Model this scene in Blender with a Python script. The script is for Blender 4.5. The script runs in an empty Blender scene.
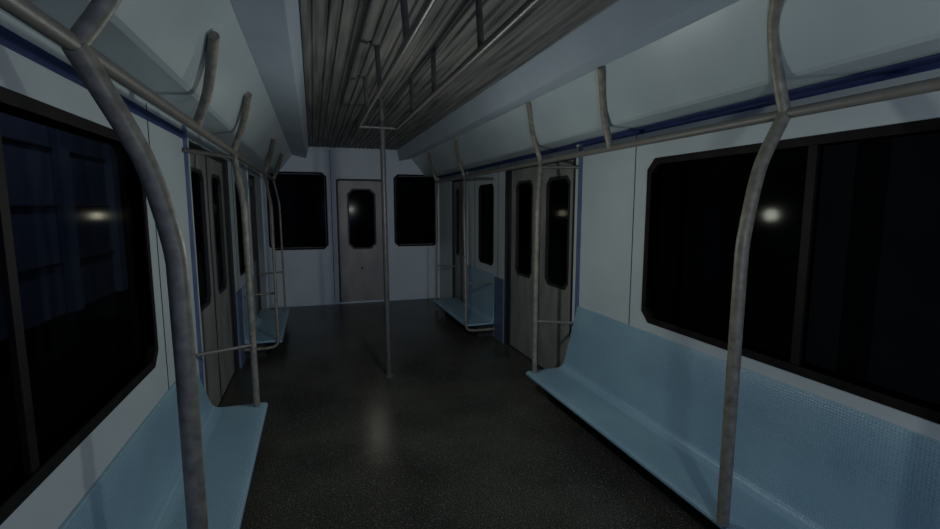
import bpy, bmesh, math
from mathutils import Vector, Matrix
C = bpy.context.scene
COL = C.collection

# ------------------------------------------------------------------ helpers
def link(name, me_or_none, m=None, parent=None):
    o = bpy.data.objects.new(name, me_or_none)
    COL.objects.link(o)
    if m is not None: o.data.materials.append(m)
    if parent is not None:
        o.parent = parent
        o.matrix_parent_inverse = Matrix.Translation(-parent.location)
    return o

def obj(name, bm, m, parent=None, smooth=False):
    bmesh.ops.recalc_face_normals(bm, faces=bm.faces[:])
    me = bpy.data.meshes.new(name)
    bm.to_mesh(me); bm.free()
    if smooth:
        for p in me.polygons: p.use_smooth = True
        try: me.set_sharp_from_angle(angle=math.radians(38))
        except Exception: pass
    return link(name, me, m, parent)

def struct(o):
    o['kind'] = 'structure'; return o

def tag(o, label, cat, group=None):
    o['label'] = label; o['category'] = cat
    if group: o['group'] = group
    return o

def empty(name, loc=(0, 0, 0)):
    o = bpy.data.objects.new(name, None); COL.objects.link(o)
    o.location = loc; o.empty_display_size = .1
    return o

def box(bm, x0, x1, y0, y1, z0, z1, bev=0.0):
    vs = [bm.verts.new((x, y, z)) for x in (x0, x1) for y in (y0, y1) for z in (z0, z1)]
    F = [(0,1,3,2),(4,6,7,5),(0,4,5,1),(2,3,7,6),(0,2,6,4),(1,5,7,3)]
    fs = [bm.faces.new([vs[i] for i in f]) for f in F]
    if bev > 0:
        es = {e for f in fs for e in f.edges}
        bmesh.ops.bevel(bm, geom=list(es), offset=bev, segments=2, affect='EDGES', profile=.5)

def prism(bm, prof, y0, y1, rows=1):
    """extrude a closed x-z profile along y"""
    n = len(prof); rings = []
    for k in range(rows + 1):
        y = y0 + (y1 - y0) * k / rows
        rings.append([bm.verts.new((p[0], y, p[1])) for p in prof])
    for a, b in zip(rings, rings[1:]):
        for i in range(n):
            j = (i + 1) % n
            bm.faces.new((a[i], a[j], b[j], b[i]))
    bm.faces.new(rings[0]); bm.faces.new(rings[-1])
    return rings

def chaikin(pts, it=2):
    pts = [Vector(p) for p in pts]
    for _ in range(it):
        q = [pts[0]]
        for a, b in zip(pts, pts[1:]):
            L = (b - a).length
            t = min(.25, .045 / max(L, 1e-6)) if _ == 0 else .25
            q.append(a.lerp(b, t)); q.append(a.lerp(b, 1 - t))
        q.append(pts[-1]); pts = q
    return pts

def tube(bm, pts, r, seg=14, smooth=True):
    pts = chaikin(pts) if (smooth and len(pts) > 2) else [Vector(p) for p in pts]
    t0 = (pts[1] - pts[0]).normalized()
    up = Vector((0, 0, 1)) if abs(t0.z) < .9 else Vector((0, 1, 0))
    u = t0.cross(up).normalized(); rings = []
    for i, p in enumerate(pts):
        if i == 0: t = t0
        elif i == len(pts) - 1: t = (pts[i] - pts[i-1]).normalized()
        else: t = ((pts[i+1] - p).normalized() + (p - pts[i-1]).normalized()).normalized()
        u = (u - t * u.dot(t)).normalized(); v = t.cross(u)
        rings.append([bm.verts.new(p + u * (r * math.cos(2*math.pi*k/seg)) + v * (r * math.sin(2*math.pi*k/seg))) for k in range(seg)])
    for a, b in zip(rings, rings[1:]):
        for i in range(seg):
            j = (i + 1) % seg
            bm.faces.new((a[i], a[j], b[j], b[i]))
    bm.faces.new(rings[0]); bm.faces.new(rings[-1])

def plate(bm, axis, at, th, outer, inner=None):
    """plate in the plane axis=at (axis 'x': pts are (y,z); 'y': pts are (x,z)), optional same-count inner hole"""
    def P(p, d): return (at + d, p[0], p[1]) if axis == 'x' else (p[0], at + d, p[1])
    n = len(outer)
    A = [bm.verts.new(P(p, 0)) for p in outer]; B = [bm.verts.new(P(p, th)) for p in outer]
    for i in range(n):
        j = (i+1) % n; bm.faces.new((A[i], A[j], B[j], B[i]))
    if inner is None:
        bm.faces.new(A); bm.faces.new(B); return
    a = [bm.verts.new(P(p, 0)) for p in inner]; b = [bm.verts.new(P(p, th)) for p in inner]
    for i in range(n):
        j = (i+1) % n
        bm.faces.new((a[i], a[j], b[j], b[i]))
        bm.faces.new((A[i], A[j], a[j], a[i])); bm.faces.new((B[i], B[j], b[j], b[i]))

def cham(a0, a1, z0, z1, c):
    return [(a0+c, z0), (a1-c, z0), (a1, z0+c), (a1, z1-c), (a1-c, z1), (a0+c, z1), (a0, z1-c), (a0, z0+c)]

def wall_grid(bm, axis, at, th, a0, a1, z0, z1, holes):
    """solid wall with rectangular holes, (a = y for axis x, x for axis y)"""
    As = sorted({a0, a1, *[h[0] for h in holes], *[h[1] for h in holes]})
    Zs = sorted({z0, z1, *[h[2] for h in holes], *[h[3] for h in holes]})
    V = {}
    def v(a, z, d):
        k = (a, z, d)
        if k not in V:
            V[k] = bm.verts.new((at + d*th, a, z) if axis == 'x' else (a, at + d*th, z))
        return V[k]
    def solid(i, j):
        if i < 0 or j < 0 or i >= len(As)-1 or j >= len(Zs)-1: return False
        ca = (As[i]+As[i+1])/2; cz = (Zs[j]+Zs[j+1])/2
        return not any(h[0] < ca < h[1] and h[2] < cz < h[3] for h in holes)
    for i in range(len(As)-1):
        for j in range(len(Zs)-1):
            if not solid(i, j): continue
            A, B, Z, W = As[i], As[i+1], Zs[j], Zs[j+1]
            for d in (0, 1): bm.faces.new((v(A,Z,d), v(B,Z,d), v(B,W,d), v(A,W,d)))
            if not solid(i-1, j): bm.faces.new((v(A,Z,0), v(A,W,0), v(A,W,1), v(A,Z,1)))
            if not solid(i+1, j): bm.faces.new((v(B,Z,0), v(B,W,0), v(B,W,1), v(B,Z,1)))
            if not solid(i, j-1): bm.faces.new((v(A,Z,0), v(B,Z,0), v(B,Z,1), v(A,Z,1)))
            if not solid(i, j+1): bm.faces.new((v(A,W,0), v(B,W,0), v(B,W,1), v(A,W,1)))

# ------------------------------------------------------------------ materials
def mat(name, base, rough=.5, metal=0.0, spec=.5, col2=None, nscale=6, ndetail=6, lo=.35, hi=.65,
        stretch=(1,1,1), bump=0.0, bscale=80, rvar=0.0):
    m = bpy.data.materials.new(name); m.use_nodes = True
    nt = m.node_tree; N = nt.nodes; L = nt.links
    b = N['Principled BSDF']
    b.inputs['Base Color'].default_value = (*base, 1)
    b.inputs['Roughness'].default_value = rough
    b.inputs['Metallic'].default_value = metal
    b.inputs['Specular IOR Level'].default_value = spec
    tc = N.new('ShaderNodeTexCoord'); mp = N.new('ShaderNodeMapping'); mp.inputs['Scale'].default_value = stretch
    L.new(tc.outputs['Object'], mp.inputs['Vector'])
    m['_'] = 0
    if col2 is not None:
        n = N.new('ShaderNodeTexNoise'); n.inputs['Scale'].default_value = nscale; n.inputs['Detail'].default_value = ndetail
        L.new(mp.outputs[0], n.inputs['Vector'])
        r = N.new('ShaderNodeValToRGB'); r.color_ramp.elements[0].position = lo; r.color_ramp.elements[1].position = hi
        r.color_ramp.elements[0].color = (*base, 1); r.color_ramp.elements[1].color = (*col2, 1)
        L.new(n.outputs['Fac'], r.inputs[0]); L.new(r.outputs[0], b.inputs['Base Color'])
        if rvar:
            mr = N.new('ShaderNodeMapRange'); mr.inputs['To Min'].default_value = rough - rvar; mr.inputs['To Max'].default_value = rough + rvar
            L.new(n.outputs['Fac'], mr.inputs['Value']); L.new(mr.outputs[0], b.inputs['Roughness'])
    if bump:
        n2 = N.new('ShaderNodeTexNoise'); n2.inputs['Scale'].default_value = bscale; n2.inputs['Detail'].default_value = 4
        L.new(mp.outputs[0], n2.inputs['Vector'])
        bp = N.new('ShaderNodeBump'); bp.inputs['Strength'].default_value = bump; bp.inputs['Distance'].default_value = .004
        L.new(n2.outputs['Fac'], bp.inputs['Height']); L.new(bp.outputs[0], b.inputs['Normal'])
    del m['_']
    return m

M = {}
M['wall'] = mat('wall_panel_paint', (.50, .565, .57), .5, col2=(.42, .48, .50), nscale=2.2, lo=.3, hi=.75, spec=.35)
M['soffit'] = mat('soffit_paint', (.46, .54, .60), .5, col2=(.39, .46, .53), nscale=2.6, lo=.3, hi=.75, spec=.3)
M['cove'] = mat('cove_paint', (.46, .54, .54), .36, col2=(.37, .44, .47), nscale=2.4, lo=.3, hi=.75, spec=.45)
M['trimblue'] = mat('blue_grey_edge_trim', (.10, .14, .24), .5, col2=(.075, .11, .20), nscale=8)
M['navy'] = mat('navy_edge_line_shadow', (.045, .065, .19), .6, col2=(.03, .045, .14), nscale=8, spec=.2)  # edge line colour that also stands in for the rail's shadow
M['seam'] = mat('dark_panel_joint', (.05, .06, .07), .7)
M['doormetal'] = mat('dirty_door_metal', (.27, .27, .25), .45, .1, col2=(.16, .16, .148), nscale=7, stretch=(1, 1, .35), lo=.35, hi=.7, bump=.15, bscale=60, rvar=.08)
M['enddoor'] = mat('beige_end_door_metal', (.21, .205, .18), .45, .1, col2=(.14, .138, .122), nscale=6, stretch=(1, 1, .4), lo=.35, hi=.7, bump=.15, bscale=60)
M['rubber'] = mat('black_rubber_gasket', (.012, .012, .012), .6)
M['winframe'] = mat('dark_window_frame', (.012, .0105, .009), .6, spec=.12, col2=(.007, .006, .0055), nscale=9)
M['pole'] = mat('worn_steel_tube', (.31, .29, .225), .5, .1, col2=(.15, .14, .108), nscale=30, lo=.3, hi=.72, bump=.2, bscale=90, rvar=.1)
M['rail'] = mat('grimy_steel_rail', (.19, .182, .158), .5, .1, col2=(.16, .15, .13), nscale=22, lo=.3, hi=.72, bump=.2, bscale=90, rvar=.1)
M['darkrail'] = mat('dark_steel_rail', (.125, .12, .11), .45, .1, col2=(.075, .073, .07), nscale=24, lo=.3, hi=.72, bump=.2, bscale=90)
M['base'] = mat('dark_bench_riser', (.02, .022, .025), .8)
M['tunnel_dark'] = mat('sooty_tunnel_concrete', (.035, .038, .045), .9, col2=(.02, .022, .026), nscale=3)

def mat_seat():
    m = mat('blue_dimpled_seat_plastic', (.20, .33, .425), .33, spec=.4, col2=(.25, .40, .48), nscale=3.2, lo=.3, hi=.7)
    nt = m.node_tree; N = nt.nodes; L = nt.links; b = N['Principled BSDF']
    tc = N.new('ShaderNodeTexCoord')
    mp = N.new('ShaderNodeMapping'); mp.inputs['Scale'].default_value = (1, 1, 1)
    L.new(tc.outputs['Object'], mp.inputs['Vector'])
    v = N.new('ShaderNodeTexVoronoi'); v.inputs['Scale'].default_value = 85; v.inputs['Randomness'].default_value = .25
    L.new(mp.outputs[0], v.inputs['Vector'])
    bp = N.new('ShaderNodeBump'); bp.inputs['Strength'].default_value = .55; bp.inputs['Distance'].default_value = .004
    L.new(v.outputs['Distance'], bp.inputs['Height']); L.new(bp.outputs[0], b.inputs['Normal'])
    r = b.inputs['Base Color'].links[0].from_socket
    mx = N.new('ShaderNodeMix'); mx.data_type = 'RGBA'; mx.blend_type = 'MULTIPLY'
    mr = N.new('ShaderNodeMapRange'); mr.inputs['From Max'].default_value = .6; mr.inputs['To Min'].default_value = .78; mr.inputs['To Max'].default_value = 1.12
    L.new(v.outputs['Distance'], mr.inputs['Value'])
    mx.inputs['Factor'].default_value = 1
    L.new(r, mx.inputs[6]); L.new(mr.outputs[0], mx.inputs[7]); L.new(mx.outputs[2], b.inputs['Base Color'])
    return m
M['seat'] = mat_seat()

def mat_floor():
    m = mat('dark_speckled_floor', (.036, .036, .033), .24, spec=.13, col2=(.074, .073, .062), nscale=1.6, lo=.35, hi=.7)
    nt = m.node_tree; N = nt.nodes; L = nt.links; b = N['Principled BSDF']
    tc = N.new('ShaderNodeTexCoord')
    n = N.new('ShaderNodeTexNoise'); n.inputs['Scale'].default_value = 170; n.inputs['Detail'].default_value = 3
    L.new(tc.outputs['Object'], n.inputs['Vector'])
    r = N.new('ShaderNodeValToRGB'); e = r.color_ramp.elements
    e[0].position = .40; e[0].color = (.35, .35, .35, 1); e[1].position = .72; e[1].color = (3.0, 3.0, 2.7, 1)
    q = e.new(.55); q.color = (.9, .92, .88, 1)
    L.new(n.outputs['Fac'], r.inputs[0])
    src = b.inputs['Base Color'].links[0].from_socket
    mx = N.new('ShaderNodeMix'); mx.data_type = 'RGBA'; mx.blend_type = 'MULTIPLY'; mx.inputs['Factor'].default_value = 1
    mx.clamp_result = False
    L.new(src, mx.inputs[6]); L.new(r.outputs[0], mx.inputs[7])
    # coloured chips
    v = N.new('ShaderNodeTexVoronoi'); v.inputs['Scale'].default_value = 60
    L.new(tc.outputs['Object'], v.inputs['Vector'])
    lt = N.new('ShaderNodeMath'); lt.operation = 'LESS_THAN'; lt.inputs[1].default_value = .22
    L.new(v.outputs['Distance'], lt.inputs[0])
    mx2 = N.new('ShaderNodeMix'); mx2.data_type = 'RGBA'; L.new(lt.outputs[0], mx2.inputs['Factor'])
    hs = N.new('ShaderNodeHueSaturation'); hs.inputs['Saturation'].default_value = .35; hs.inputs['Value'].default_value = .13
    L.new(v.outputs['Color'], hs.inputs['Color'])
    L.new(mx.outputs[2], mx2.inputs[6]); L.new(hs.outputs[0], mx2.inputs[7])
    L.new(mx2.outputs[2], b.inputs['Base Color'])
    bp = N.new('ShaderNodeBump'); bp.inputs['Strength'].default_value = .12; bp.inputs['Distance'].default_value = .002
    L.new(n.outputs['Fac'], bp.inputs['Height']); L.new(bp.outputs[0], b.inputs['Normal'])
    return m
M['floor'] = mat_floor()

def mat_ceiling():
    m = mat('grimy_slatted_ceiling', (.06, .06, .06), .6, spec=.3, col2=(.22, .216, .20), nscale=3.0, ndetail=9, lo=.30, hi=.70, stretch=(14, .55, 1), bump=.2, bscale=30)
    return m
M['ceiling'] = mat_ceiling()
M['ceil_strip'] = mat('pale_grimy_ceiling_slat', (.20, .195, .175), .5, col2=(.12, .115, .10), nscale=4, stretch=(6, 1.2, 1))

def mat_glass(name, tint, refl_rough=.085):
    m = bpy.data.materials.new(name); m.use_nodes = True
    nt = m.node_tree; N = nt.nodes; L = nt.links
    for n in list(N):
        if n.type != 'OUTPUT_MATERIAL': N.remove(n)
    out = [n for n in N if n.type == 'OUTPUT_MATERIAL'][0]
    t = N.new('ShaderNodeBsdfTransparent'); t.inputs[0].default_value = (*tint, 1)
    g = N.new('ShaderNodeBsdfGlossy'); g.inputs['Roughness'].default_value = refl_rough; g.inputs['Color'].default_value = (.085, .083, .07, 1)
    ge = N.new('ShaderNodeNewGeometry'); dt = N.new('ShaderNodeVectorMath'); dt.operation = 'DOT_PRODUCT'
    L.new(ge.outputs['Normal'], dt.inputs[0]); L.new(ge.outputs['Incoming'], dt.inputs[1])
    def mth(op, a, b=None):
        q = N.new('ShaderNodeMath'); q.operation = op
        for k, val in ((0, a), (1, b)):
            if val is None: continue
            if isinstance(val, (int, float)): q.inputs[k].default_value = val
            else: L.new(val, q.inputs[k])
        return q.outputs[0]
    ab = mth('ABSOLUTE', dt.outputs['Value'])
    p5 = mth('POWER', mth('SUBTRACT', 1.0, ab), 5.0)
    f = mth('MULTIPLY_ADD', p5, .97)
    f.node.inputs[2].default_value = .012
    mx = N.new('ShaderNodeMixShader')
    L.new(f, mx.inputs[0]); L.new(t.outputs[0], mx.inputs[1]); L.new(g.outputs[0], mx.inputs[2])
    L.new(mx.outputs[0], out.inputs['Surface'])
    return m
M['glass'] = mat_glass('smoky_window_glass', (.62, .66, .70))

def mat_tunnel():
    m = mat('blue_grey_tunnel_concrete', (.20, .23, .30), .85, col2=(.11, .13, .18), nscale=2.5, stretch=(1, 2.2, .35), lo=.3, hi=.7, bump=.3, bscale=14)
    return m
M['tunnel'] = mat_tunnel()

# ------------------------------------------------------------------ car dimensions
XR, XL = 1.84, -.665
Y0, Y1 = -3.0, 7.13
ZC = 2.24
mid = (XR + XL) / 2
def mx(x, side):        # right-hand coordinate -> that side
    return x if side > 0 else 2*mid - x
TH = .07

# floor
bm = bmesh.new(); box(bm, XL-.08, XR+.08, Y0-.08, Y1+.08, -.08, 0)
struct(obj('floor', bm, M['floor']))

# slatted ceiling
bm = bmesh.new()
cx0, cx1 = -.03, 1.205
prof = []
ns = 22; w = (cx1-cx0)/ns
pat = (.85, 1.25, .9, 1.15, .7, 1.15); tot = sum(pat[i % 6] for i in range(ns)); a = cx0; g = .006; d = .013
for i in range(ns):
    w = (cx1-cx0)*pat[i % 6]/tot
    dz = (0, .003, 0, .0015, .004, .001)[i % 6]
    prof += [(a+g, ZC+d), (a+g+.007, ZC+dz), (a+w-g*.5-.007, ZC+dz), (a+w-g*.5, ZC+d)]
    a += w
prof = [(cx0, ZC+d)] + prof + [(cx1, ZC+d), (cx1, ZC+.09), (cx0, ZC+.09)]
prism(bm, prof, Y0, Y1)
ceil_o = struct(obj('ceiling', bm, M['ceiling']))

# side windows/doors
WIN = (.42, 2.32, .745, 1.69)
DOOR1 = (3.10, 4.48, 0.0, 1.80)
WIN2 = (4.79, 5.27, .775, 1.665)
DOOR2 = (5.75, 6.42, 0.0, 1.78)
BWIN = (-1.45, .20, .745, 1.69)
for side in (1, -1):
    x = XR if side > 0 else XL
    sn = 'right' if side > 0 else 'left'
    bm = bmesh.new()
    ins = .035
    h = [(w_[0]+ins, w_[1]-ins, w_[2]+ins, w_[3]-ins) for w_ in (WIN,)]
    h2 = (WIN2[0]+.02, WIN2[1]-.02, WIN2[2]+.02, WIN2[3]-.02)
    wall_grid(bm, 'x', x, TH*side, Y0, Y1, 0, 1.875, h + [h2, DOOR1, DOOR2])
    wl = struct(obj('wall_'+sn, bm, M['wall']))
    # thin dark joints between wall panels
    for yy in (2.435, .30):
        bm = bmesh.new(); box(bm, *sorted((x-side*.0025, x+side*.002)), yy-.003, yy+.003, .05, 1.86)
        obj('panel_joint', bm, M['seam'], wl)
    # pale and blue edge strip round the near door, and beyond it
    bm = bmesh.new(); box(bm, *sorted((x-side*.012, x+side*.002)), 3.065, 3.10, 0.0, 1.862); obj('edge_strip', bm, M['wall'], wl)
    bm = bmesh.new(); box(bm, *sorted((x-side*.014, x+side*.002)), 3.025, 3.062, 0.0, 1.862); obj('edge_strip', bm, M['trimblue'], wl)
    # navy edge line at the wall top, with the rail's shadow painted into it
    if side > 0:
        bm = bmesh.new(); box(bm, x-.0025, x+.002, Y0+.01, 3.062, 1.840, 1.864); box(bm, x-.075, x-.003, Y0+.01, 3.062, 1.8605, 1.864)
        obj('edge_line_shadow', bm, M['navy'], wl)
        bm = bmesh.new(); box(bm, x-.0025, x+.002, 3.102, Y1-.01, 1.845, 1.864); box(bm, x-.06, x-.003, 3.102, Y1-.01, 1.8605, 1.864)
        obj('edge_line_shadow', bm, M['navy'], wl)
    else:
        bm = bmesh.new(); box(bm, x-.002, x+.0025, Y0+.01, 3.062, 1.788, 1.832); obj('edge_line_shadow', bm, M['navy'], wl)
    # blue dado beyond the door, beside the end of the far bench
    bm = bmesh.new(); box(bm, *sorted((x-side*.016, x+side*.002)), 4.485, 4.725, 0.0, .672); obj('blue_dado', bm, M['trimblue'], wl)
    bm = bmesh.new(); box(bm, *sorted((x-side*.012, x+side*.002)), 5.68, 5.74, 0.0, 1.862); obj('edge_strip', bm, M['wall'], wl)
    for yy in (5.42, 4.66):
        bm = bmesh.new(); box(bm, *sorted((x-side*.0025, x+side*.002)), yy-.004, yy+.004, .05, 1.86); obj('panel_joint', bm, M['seam'], wl)

wn = [0]
def window(axis, at, side, a0, a1, z0, z1, c, fw, mull=None, glass_in=.02):
    """framed pane; 'side' = sign pointing outwards from the car"""
    wn[0] += 1
    r = empty('window_%d' % wn[0], (at, (a0+a1)/2, z0) if axis == 'x' else ((a0+a1)/2, at, z0))
    struct(r)
    O = cham(a0, a1, z0, z1, c); I = cham(a0+fw, a1-fw, z0+fw, z1-fw, c*.85)
    bm = bmesh.new(); plate(bm, axis, at - side*.006, side*.078, O, I)
    obj('window_frame', bm, M['winframe'], r)
    bm = bmesh.new(); plate(bm, axis, at + side*glass_in, side*.005, cham(a0+fw*.8, a1-fw*.8, z0+fw*.8, z1-fw*.8, c*.8))
    obj('pane', bm, M['glass'], r)
    if mull:
        bm = bmesh.new()
        lo, hi = sorted((at + side*.004, at + side*.018))
        if axis == 'x': box(bm, lo, hi, mull-.018, mull+.018, z0+fw*.9, z1-fw*.9)
        obj('mullion', bm, M['winframe'], r)
    return r

def door_leaf(axis, at, side, a0, a1, z0, z1, g0, g1, gz0, gz1, c, root):
    bm = bmesh.new()
    g = cham(g0, g1, gz0, gz1, c)
    o = [(g0+c, z0), (g1-c, z0), (a1, z0+.002), (a1, z1-.002), (g1-c, z1), (g0+c, z1), (a0, z1-.002), (a0, z0+.002)]
    o = [(g0+c, z0), (g1-c, z0), (a1, z0), (a1, z1), (g1-c, z1), (g0+c, z1), (a0, z1), (a0, z0)]
    plate(bm, axis, at, side*.035, o, g)
    lf = obj('leaf', bm, M['doormetal' if axis == 'x' else 'enddoor'], root)
    bm = bmesh.new(); plate(bm, axis, at-side*.004, side*.03, cham(g0-.004, g1+.004, gz0-.004, gz1+.004, c+.002), cham(g0+.02, g1-.02, gz0+.02, gz1-.02, c*.9))
    obj('gasket', bm, M['rubber'], lf)
    bm = bmesh.new(); plate(bm, axis, at+side*.014, side*.005, cham(g0+.012, g1-.012, gz0+.012, gz1-.012, c*.9))
    obj('pane', bm, M['glass'], lf)
    return lf

for side in (1, -1):
    x = XR if side > 0 else XL
    window('x', x, side, *WIN, .06, .035, mull=1.37)
    window('x', x, side, *WIN2, .045, .022)
dn = [0]
for side in (1, -1):
    x = XR if side > 0 else XL
    for (D, leaves) in ((DOOR1, ((3.195, 3.745, 3.245, 3.63), (3.765, 4.375, 3.90, 4.26))), (DOOR2, ((5.80, 6.06, 5.86, 6.00), (6.10, 6.38, 6.16, 6.32)))):
        dn[0] += 1
        r = struct(empty('door_%d' % dn[0], (x, (D[0]+D[1])/2, 0)))
        bm = bmesh.new()
        a0, a1, z1 = D[0], D[1], D[3]
        lo, hi = sorted((x+side*.022, x+side*.066))
        for q in ((a0, leaves[0][0]-.004, 0, z1), (leaves[1][1]+.004, a1, 0, z1), (leaves[0][0]-.004, leaves[1][1]+.004, z1-.03, z1), (leaves[0][0]-.004, leaves[1][1]+.004, 0, .012)):
            box(bm, lo, hi, q[0], q[1], q[2], q[3])
        box(bm, lo+.006, hi-.006, leaves[0][1]-.004, leaves[1][0]+.004, .012, z1-.03)
        jl, jh = sorted((x+side*.001, x+side*.0215))
        box(bm, jl, jh, a1-.014, a1-.0005, 0, z1); box(bm, jl, jh, a0+.0005, a0+.014, 0, z1); box(bm, jl, jh, a0+.0145, a1-.0145, z1-.014, z1-.0005)
        obj('door_frame', bm, M['rubber'], r)
        for (p0, p1, g0, g1) in leaves:
            door_leaf('x', x+side*.03, side, p0, p1, .014, z1-.032, g0, g1, .765, 1.655, .05 if D is DOOR1 else .03, r)

# end wall with its middle door and two windows
bm = bmesh.new()
EW1 = (-.60, .195, .81, 1.90); EW2 = (1.145, 1.815, .82, 1.895); ED = (.335, .985, 0, 1.80)
wall_grid(bm, 'y', Y1, TH, XL-TH, XR+TH, 0, ZC+.09,
          [(EW1[0]+.03, EW1[1]-.03, EW1[2]+.03, EW1[3]-.03), (EW2[0]+.03, EW2[1]-.03, EW2[2]+.03, EW2[3]-.03), ED])
we = struct(obj('wall_end', bm, M['wall']))
for xx in (.275, 1.045):
    bm = bmesh.new(); box(bm, xx-.018, xx+.018, Y1-.012, Y1+.002, 0, 2.235); obj('edge_strip', bm, M['soffit'], we)
    bm = bmesh.new(); box(bm, xx-.026, xx-.018, Y1-.006, Y1+.002, 0, 2.235); obj('panel_joint', bm, M['seam'], we)
bm = bmesh.new(); box(bm, XL, XR, Y1-.02, Y1+.001, 0, .022); t_ = obj('baseboard_end', bm, M['soffit']); struct(t_)
bm = bmesh.new(); box(bm, -.03, 1.205, Y1-.03, Y1-.001, ZC-.03, ZC+.01); struct(obj('trim_1', bm, M['wall']))
window('y', Y1, 1, *EW1, .06, .028); window('y', Y1, 1, *EW2, .06, .028)
r = struct(empty('door_5', (.66, Y1, 0)))
bm = bmesh.new(); plate(bm, 'y', Y1-.006, .05, [(ED[0]-.014, 0), (ED[1]+.014, 0), (ED[1]+.014, ED[3]+.0), (ED[1]-.02, ED[3]+.016), (ED[0]+.02, ED[3]+.016), (ED[0]-.014, ED[3])],
                        [(ED[0]+.012, .012), (ED[1]-.012, .012), (ED[1]-.012, ED[3]-.03), (ED[1]-.04, ED[3]-.012), (ED[0]+.04, ED[3]-.012), (ED[0]+.012, ED[3]-.03)])
obj('door_frame', bm, M['rubber'], r)
lf = door_leaf('y', Y1+.012, 1, ED[0]+.014, ED[1]-.014, .014, ED[3]-.014, .475, .875, .80, 1.675, .075, r)
bm = bmesh.new(); box(bm, .645, .675, Y1+.0, Y1+.014, .50, .53, .004); obj('door_lock', bm, M['rubber'], lf)

# wall behind the camera
bm = bmesh.new(); wall_grid(bm, 'y', Y0, -TH, XL-TH, XR+TH, 0, ZC+.09, [])
struct(obj('wall_back', bm, M['wall']))

# soffits and sloping coves along both sides
tn = 1
for side in (1, -1):
    tn += 1
    bm = bmesh.new(); prism(bm, [(mx(p[0], side), p[1]) for p in ((1.20, ZC+.001), (1.24, 2.088), (1.42, 2.125), (1.42, ZC+.09), (1.20, ZC+.09))], Y0, Y1-.001)
    struct(obj('trim_%d' % tn, bm, M['soffit']))
    tn += 1
    bm = bmesh.new(); prism(bm, [(mx(p[0], side), p[1]) for p in ((1.421, 2.123), (1.615, 1.885), (1.632, 1.874), (1.84, 1.866), (1.91, 1.876), (1.91, ZC+.09), (1.421, ZC+.09))], Y0, Y1-.001)
    struct(obj('trim_%d' % tn, bm, M['cove']))
for side in (1, -1):   # dirty metal strip where the door leaves meet the ceiling cove
    pass

# ------------------------------------------------------------------ benches
def bench(side, y0, y1, shear0, shear1, ztop, label, back_end=None):
    root = empty('bench', (mx(1.65, side), (y0+y1)/2, 0))
    tag(root, label, 'bench', 'blue moulded benches along the car walls')
    def place(bm, prof, s0, s1, ye=None):
        rings = prism(bm, [(mx(p[0], side), p[1]) for p in prof], y0, ye or y1)
        for v in rings[0]:
            v.co.y += s0*max(0, v.co.z-.2)/.5
        for v in rings[1]:
            v.co.y -= s1*max(0, v.co.z-.166)/.5
    # flat seat pan with a thin rolled front lip
    bm = bmesh.new()
    place(bm, [(1.506, .136), (1.500, .146), (1.502, .158), (1.512, .166), (1.535, .168), (1.60, .166), (1.837, .168), (1.837, .150),
               (1.60, .146), (1.53, .146), (1.520, .142), (1.514, .136)], 0, 0)
    obj('seat', bm, M['seat'], root, smooth=True)
    # thin upright shell curving up out of the pan
    bm = bmesh.new()
    k = ztop
    place(bm, [(1.755, .1675), (1.785, .172), (1.803, .184), (1.812, .206), (1.816, .245), (1.819, .34), (1.822, .50), (1.824, k-.006), (1.828, k), (1.8375, k),
               (1.8375, .1675)], shear0, shear1, back_end)
    obj('backrest', bm, M['seat'], root, smooth=True)
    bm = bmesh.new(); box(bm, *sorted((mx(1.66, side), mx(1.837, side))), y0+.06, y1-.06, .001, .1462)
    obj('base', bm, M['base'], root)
    return root
bench(1, -1.2, 3.20, 0, .17, .69, 'long pale blue dimpled bench on the right under the big right window')
bench(-1, -1.2, 3.20, 0, .45, .585, 'pale blue dimpled bench at lower left under the big left window')
bench(1, 4.73, 6.20, .0, .0, .69, 'short blue bench at the far right, beyond the right sliding door', 5.67)
bench(-1, 4.73, 6.20, .0, .0, .66, 'short blue bench at the far left, beyond the left sliding door', 5.67)

# ------------------------------------------------------------------ rails, poles, arms
def rail_with_arms(side, railx, arms, label):
    root = empty('grab_rail', (railx, 2.6, 1.755)); tag(root, label, 'handrail', 'overhead grab rails along the windows')
    bm = bmesh.new(); tube(bm, [(railx, -1.55, 1.755), (railx, 6.52, 1.755)], .0185); obj('rail', bm, M['rail'], root, True)
    for a in arms:
        bm = bmesh.new(); tube(bm, a, .0205 if a[0][1] < 2 else .019); obj('support_arm', bm, M['pole'], root, True)
    return root
RX, LX = 1.65, -.46
rail_with_arms(1, RX, [
    [(1.65, 1.34, 1.755), (1.605, 1.345, 1.89), (1.50, 1.29, 2.045), (1.41, 1.19, 2.118)],
    [(1.65, 2.42, 1.755), (1.575, 2.38, 1.91), (1.51, 2.30, 2.01), (1.41, 2.17, 2.118)],
    [(1.65, 3.31, 1.755), (1.575, 3.28, 1.91), (1.51, 3.19, 2.01), (1.41, 3.03, 2.118)],
    [(1.65, 5.22, 1.755), (1.575, 5.18, 1.90), (1.51, 5.05, 2.0), (1.42, 4.80, 2.112)],
    [(1.65, 6.50, 1.755), (1.575, 6.45, 1.90), (1.51, 6.28, 2.0), (1.42, 6.0, 2.112)]],
    'overhead grab rail with bent arms above the right window')
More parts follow.
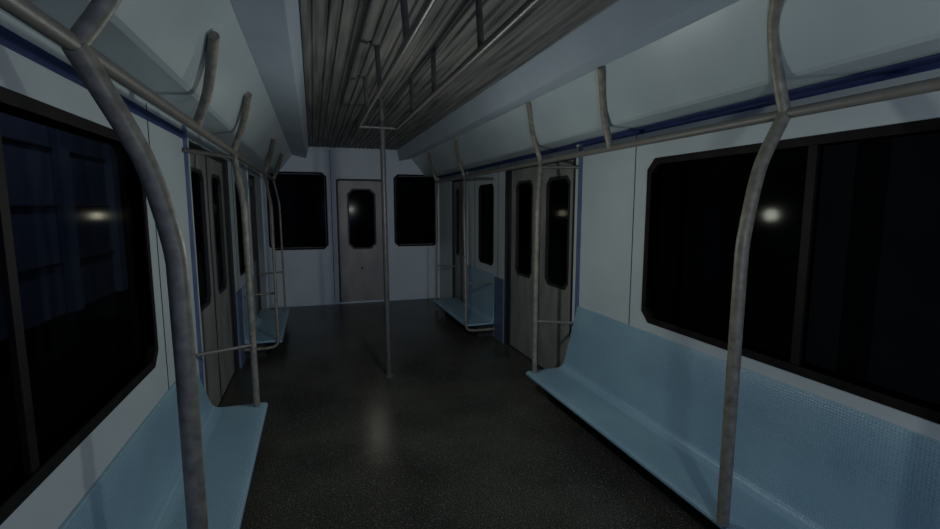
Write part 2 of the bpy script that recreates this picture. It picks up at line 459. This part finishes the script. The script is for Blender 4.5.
rail_with_arms(-1, LX, [
    [(-.46, 1.245, 1.755), (-.40, 1.245, 1.84), (-.34, 1.22, 1.93), (-.30, 1.18, 2.02)],
    [(-.46, 2.33, 1.755), (-.40, 2.26, 1.86), (-.355, 2.13, 1.945), (-.31, 1.955, 2.02)],
    [(-.46, 3.32, 1.755), (-.40, 3.25, 1.87), (-.355, 3.10, 1.945), (-.31, 2.90, 2.02)],
    [(-.46, 5.35, 1.755), (-.40, 5.25, 1.87), (-.355, 5.0, 1.945), (-.31, 4.66, 2.03)],
    [(-.46, 6.50, 1.755), (-.40, 6.4, 1.87), (-.355, 6.2, 1.945), (-.31, 5.9, 2.03)]],
    'overhead grab rail with bent arms above the left window')

def pole(pts, r, label, bars=(), parent_loc=None):
    root = empty('grab_pole', pts[0]); tag(root, label, 'pole', 'bent steel grab poles at the bench ends')
    bm = bmesh.new(); tube(bm, pts, r); obj('pole', bm, M['pole'], root, True)
    for b in bars:
        bm = bmesh.new(); tube(bm, [b[0], b[1]], b[2]); obj(b[3], bm, M['darkrail' if b[3][0] == 'u' else 'rail'], root, True)
    return root
pole([(1.50, 1.35, .17), (1.50, 1.35, 1.28), (1.555, 1.35, 1.57), (1.65, 1.34, 1.755)], .0235, 'thick bent grab pole rising from the middle of the right bench')
pole([(-.335, 1.385, .17), (-.335, 1.385, 1.30), (-.385, 1.385, 1.53), (-.46, 1.245, 1.755)], .0255, 'thick bent grab pole in the left foreground, across the left window')
pole([(1.55, 3.155, .17), (1.56, 3.17, 1.42), (1.65, 3.31, 1.755)], .019, 'grab pole at the far end of the long right bench before the door',
     [((1.553, 3.157, .567), (1.838, 3.06, .553), .010, 'low_crossbar'), ((1.64, 3.29, 1.715), (1.838, 3.05, 1.70), .012, 'upper_crossbar')])
pole([(-.385, 3.155, .17), (-.392, 3.16, 1.42), (-.46, 3.32, 1.755)], .019, 'grab pole at the far end of the near left bench before the door',
     [((-.388, 3.157, .563), (-.663, 2.97, .580), .010, 'low_crossbar'), ((-.452, 3.29, 1.72), (-.663, 2.99, 1.725), .013, 'upper_crossbar')])
pole([(1.835, 4.705, .10), (1.50, 4.705, .10), (1.50, 4.705, .25), (1.515, 4.82, 1.42), (1.65, 5.22, 1.755)], .014, 'thin grab pole at the near end of the far right bench',
     [((1.51, 4.82, .60), (1.838, 4.76, .60), .010, 'low_crossbar'), ((1.635, 5.17, 1.715), (1.838, 4.80, 1.71), .012, 'upper_crossbar')])
pole([(-.66, 4.705, .10), (-.36, 4.705, .10), (-.36, 4.705, .25), (-.37, 4.82, 1.42), (-.46, 5.35, 1.755)], .014, 'thin grab pole at the near end of the far left bench',
     [((-.365, 4.82, .60), (-.663, 4.76, .60), .010, 'low_crossbar')])
pole([(1.565, 6.24, .0), (1.575, 6.24, 1.45), (1.65, 6.50, 1.755)], .012, 'thin grab pole beside the far right corner window, past the far right bench',
     [((1.57, 6.24, .62), (1.838, 6.22, .60), .010, 'low_crossbar')])
pole([(-.375, 6.24, .0), (-.385, 6.24, 1.45), (-.46, 6.50, 1.755)], .012, 'thin grab pole beside the far left corner window, past the far left bench',
     [((-.38, 6.24, .62), (-.663, 6.22, .60), .010, 'low_crossbar')])

# pole in the aisle
root = empty('centre_pole', (.55, 3.83, 0)); tag(root, 'straight steel pole standing alone in the middle of the aisle floor', 'pole')
bm = bmesh.new(); tube(bm, [(.552, 3.86, .0), (.53, 3.80, ZC)], .021); obj('pole', bm, M['darkrail'], root, True)
bm = bmesh.new(); tube(bm, [(.552, 3.86, .0), (.552, 3.86, .014)], .036, 20); obj('floor_flange', bm, M['darkrail'], root, True)

# hanging grab rails under the ceiling
root = empty('ceiling_grab_rail', (.5, 1.5, ZC)); tag(root, 'twin grab rails hung on short posts under the slatted ceiling', 'handrail')
zr = 2.01
for xx, x2 in ((.345, .345), (.628, .645)):
    bm = bmesh.new(); tube(bm, [(xx, -1.5, zr), (xx, 3.70, zr)], .0135); obj('rail', bm, M['darkrail'], root, True)
    for yy in (-1.2, -.1, 1.12, 1.78, 2.52, 3.12):
        bm = bmesh.new(); tube(bm, [(xx, yy, zr), (x2, yy+.08, ZC+.004)], .0135); obj('post', bm, M['darkrail'], root, True)
bm = bmesh.new(); tube(bm, [(.345, 3.70, zr), (.628, 3.70, zr)], .0125); obj('crossbar', bm, M['darkrail'], root, True)

# ------------------------------------------------------------------ outside: tunnel
bm = bmesh.new()
box(bm, -1.95, -1.72, -3.5, 5.15, .66, 3.3)
tl = obj('wall_tunnel_left', bm, M['tunnel']); struct(tl)
bm = bmesh.new()
for yy in (.9, 2.05, 3.05, 4.1, 5.0): box(bm, -1.72, -1.66, yy, yy+.14, .66, 3.3, .006)
obj('pilaster', bm, M['tunnel'], tl)
bm = bmesh.new()
for zz in (1.02, 1.42, 1.82): box(bm, -1.722, -1.70, -3.5, 5.15, zz-.006, zz+.006)
obj('joint', bm, M['tunnel_dark'], tl)
bm = bmesh.new(); box(bm, -2.6, -2.4, -4, 13, -.9, 3.4); struct(obj('wall_tunnel_side', bm, M['tunnel_dark']))
bm = bmesh.new(); box(bm, -1.95, -1.80, -3.5, 5.15, -.9, .655); struct(obj('wall_tunnel_ledge', bm, M['tunnel_dark']))
bm = bmesh.new(); box(bm, 3.0, 3.2, -4, 13, -.9, 3.4)
for k in range(12): box(bm, 2.82, 3.0, -1.3+k*1.05, -1.12+k*1.05, -.9, 3.4)
struct(obj('wall_tunnel_right', bm, M['tunnel_dark']))
bm = bmesh.new(); box(bm, -2.4, 3.0, -4, 13, -1.0, -.9); struct(obj('floor_tunnel', bm, M['tunnel_dark']))
bm = bmesh.new(); box(bm, -2.6, 3.2, -4, 13, 3.4, 3.5); struct(obj('ceiling_tunnel', bm, M['tunnel_dark']))
bm = bmesh.new(); box(bm, -2.6, 3.2, 13, 13.1, -1.0, 3.5); struct(obj('wall_tunnel_end', bm, M['tunnel_dark']))
bm = bmesh.new(); box(bm, -2.6, 3.2, -4.1, -4, -1.0, 3.5); struct(obj('wall_tunnel_back', bm, M['tunnel_dark']))

# ------------------------------------------------------------------ light
def light(name, loc, e, col, r):
    d = bpy.data.lights.new(name, 'POINT'); d.energy = e; d.color = col; d.shadow_soft_size = r
    d.use_nodes = True; nt = d.node_tree
    em = nt.nodes['Emission']; fo = nt.nodes.new('ShaderNodeLightFalloff'); fo.inputs['Strength'].default_value = 1
    nt.links.new(fo.outputs['Linear'], em.inputs['Strength'])
    o = bpy.data.objects.new(name, d); COL.objects.link(o); o.location = loc
    return o
light('light_near', (1.02, .42, 1.34), 7.0, (.94, 1.0, .95), .035)
light('light_middle', (.64, 2.55, 1.36), 9.8, (.96, 1.0, .95), .04)
light('light_far', (.65, 5.6, 1.33), .5, (1.0, .97, .80), .035)
light('light_ambient_fill', (.80, -1.9, 1.2), 10.0, (.26, .33, 1.0), .45)  # added soft blue fill behind the camera, no fitting there
light('light_tunnel_fill', (-1.10, 3.7, 2.7), 6.0, (.66, .76, 1.0), .1)  # added unseen source to brighten the tunnel wall outside the left window

w = bpy.data.worlds.new('world'); C.world = w; w.use_nodes = True
w.node_tree.nodes['Background'].inputs[0].default_value = (.01, .014, .025, 1)
w.node_tree.nodes['Background'].inputs[1].default_value = .3

# ------------------------------------------------------------------ camera
cd = bpy.data.cameras.new('camera'); cam = bpy.data.objects.new('camera', cd); COL.objects.link(cam)
f = 475.0
cd.sensor_fit = 'HORIZONTAL'; cd.sensor_width = 36; cd.lens = 36*f/940
cd.clip_start = .02
cam.location = (0, 0, 1.42)
pitch = -math.atan(58/f); yaw = math.atan(157/math.hypot(f, 58))
cam.rotation_euler = (math.pi/2 + pitch, 0, -yaw)
C.camera = cam
vs = C.view_settings
vs.view_transform = 'Standard'; vs.look = 'None'; vs.gamma = 1; vs.exposure = -.15; vs.use_curve_mapping = False
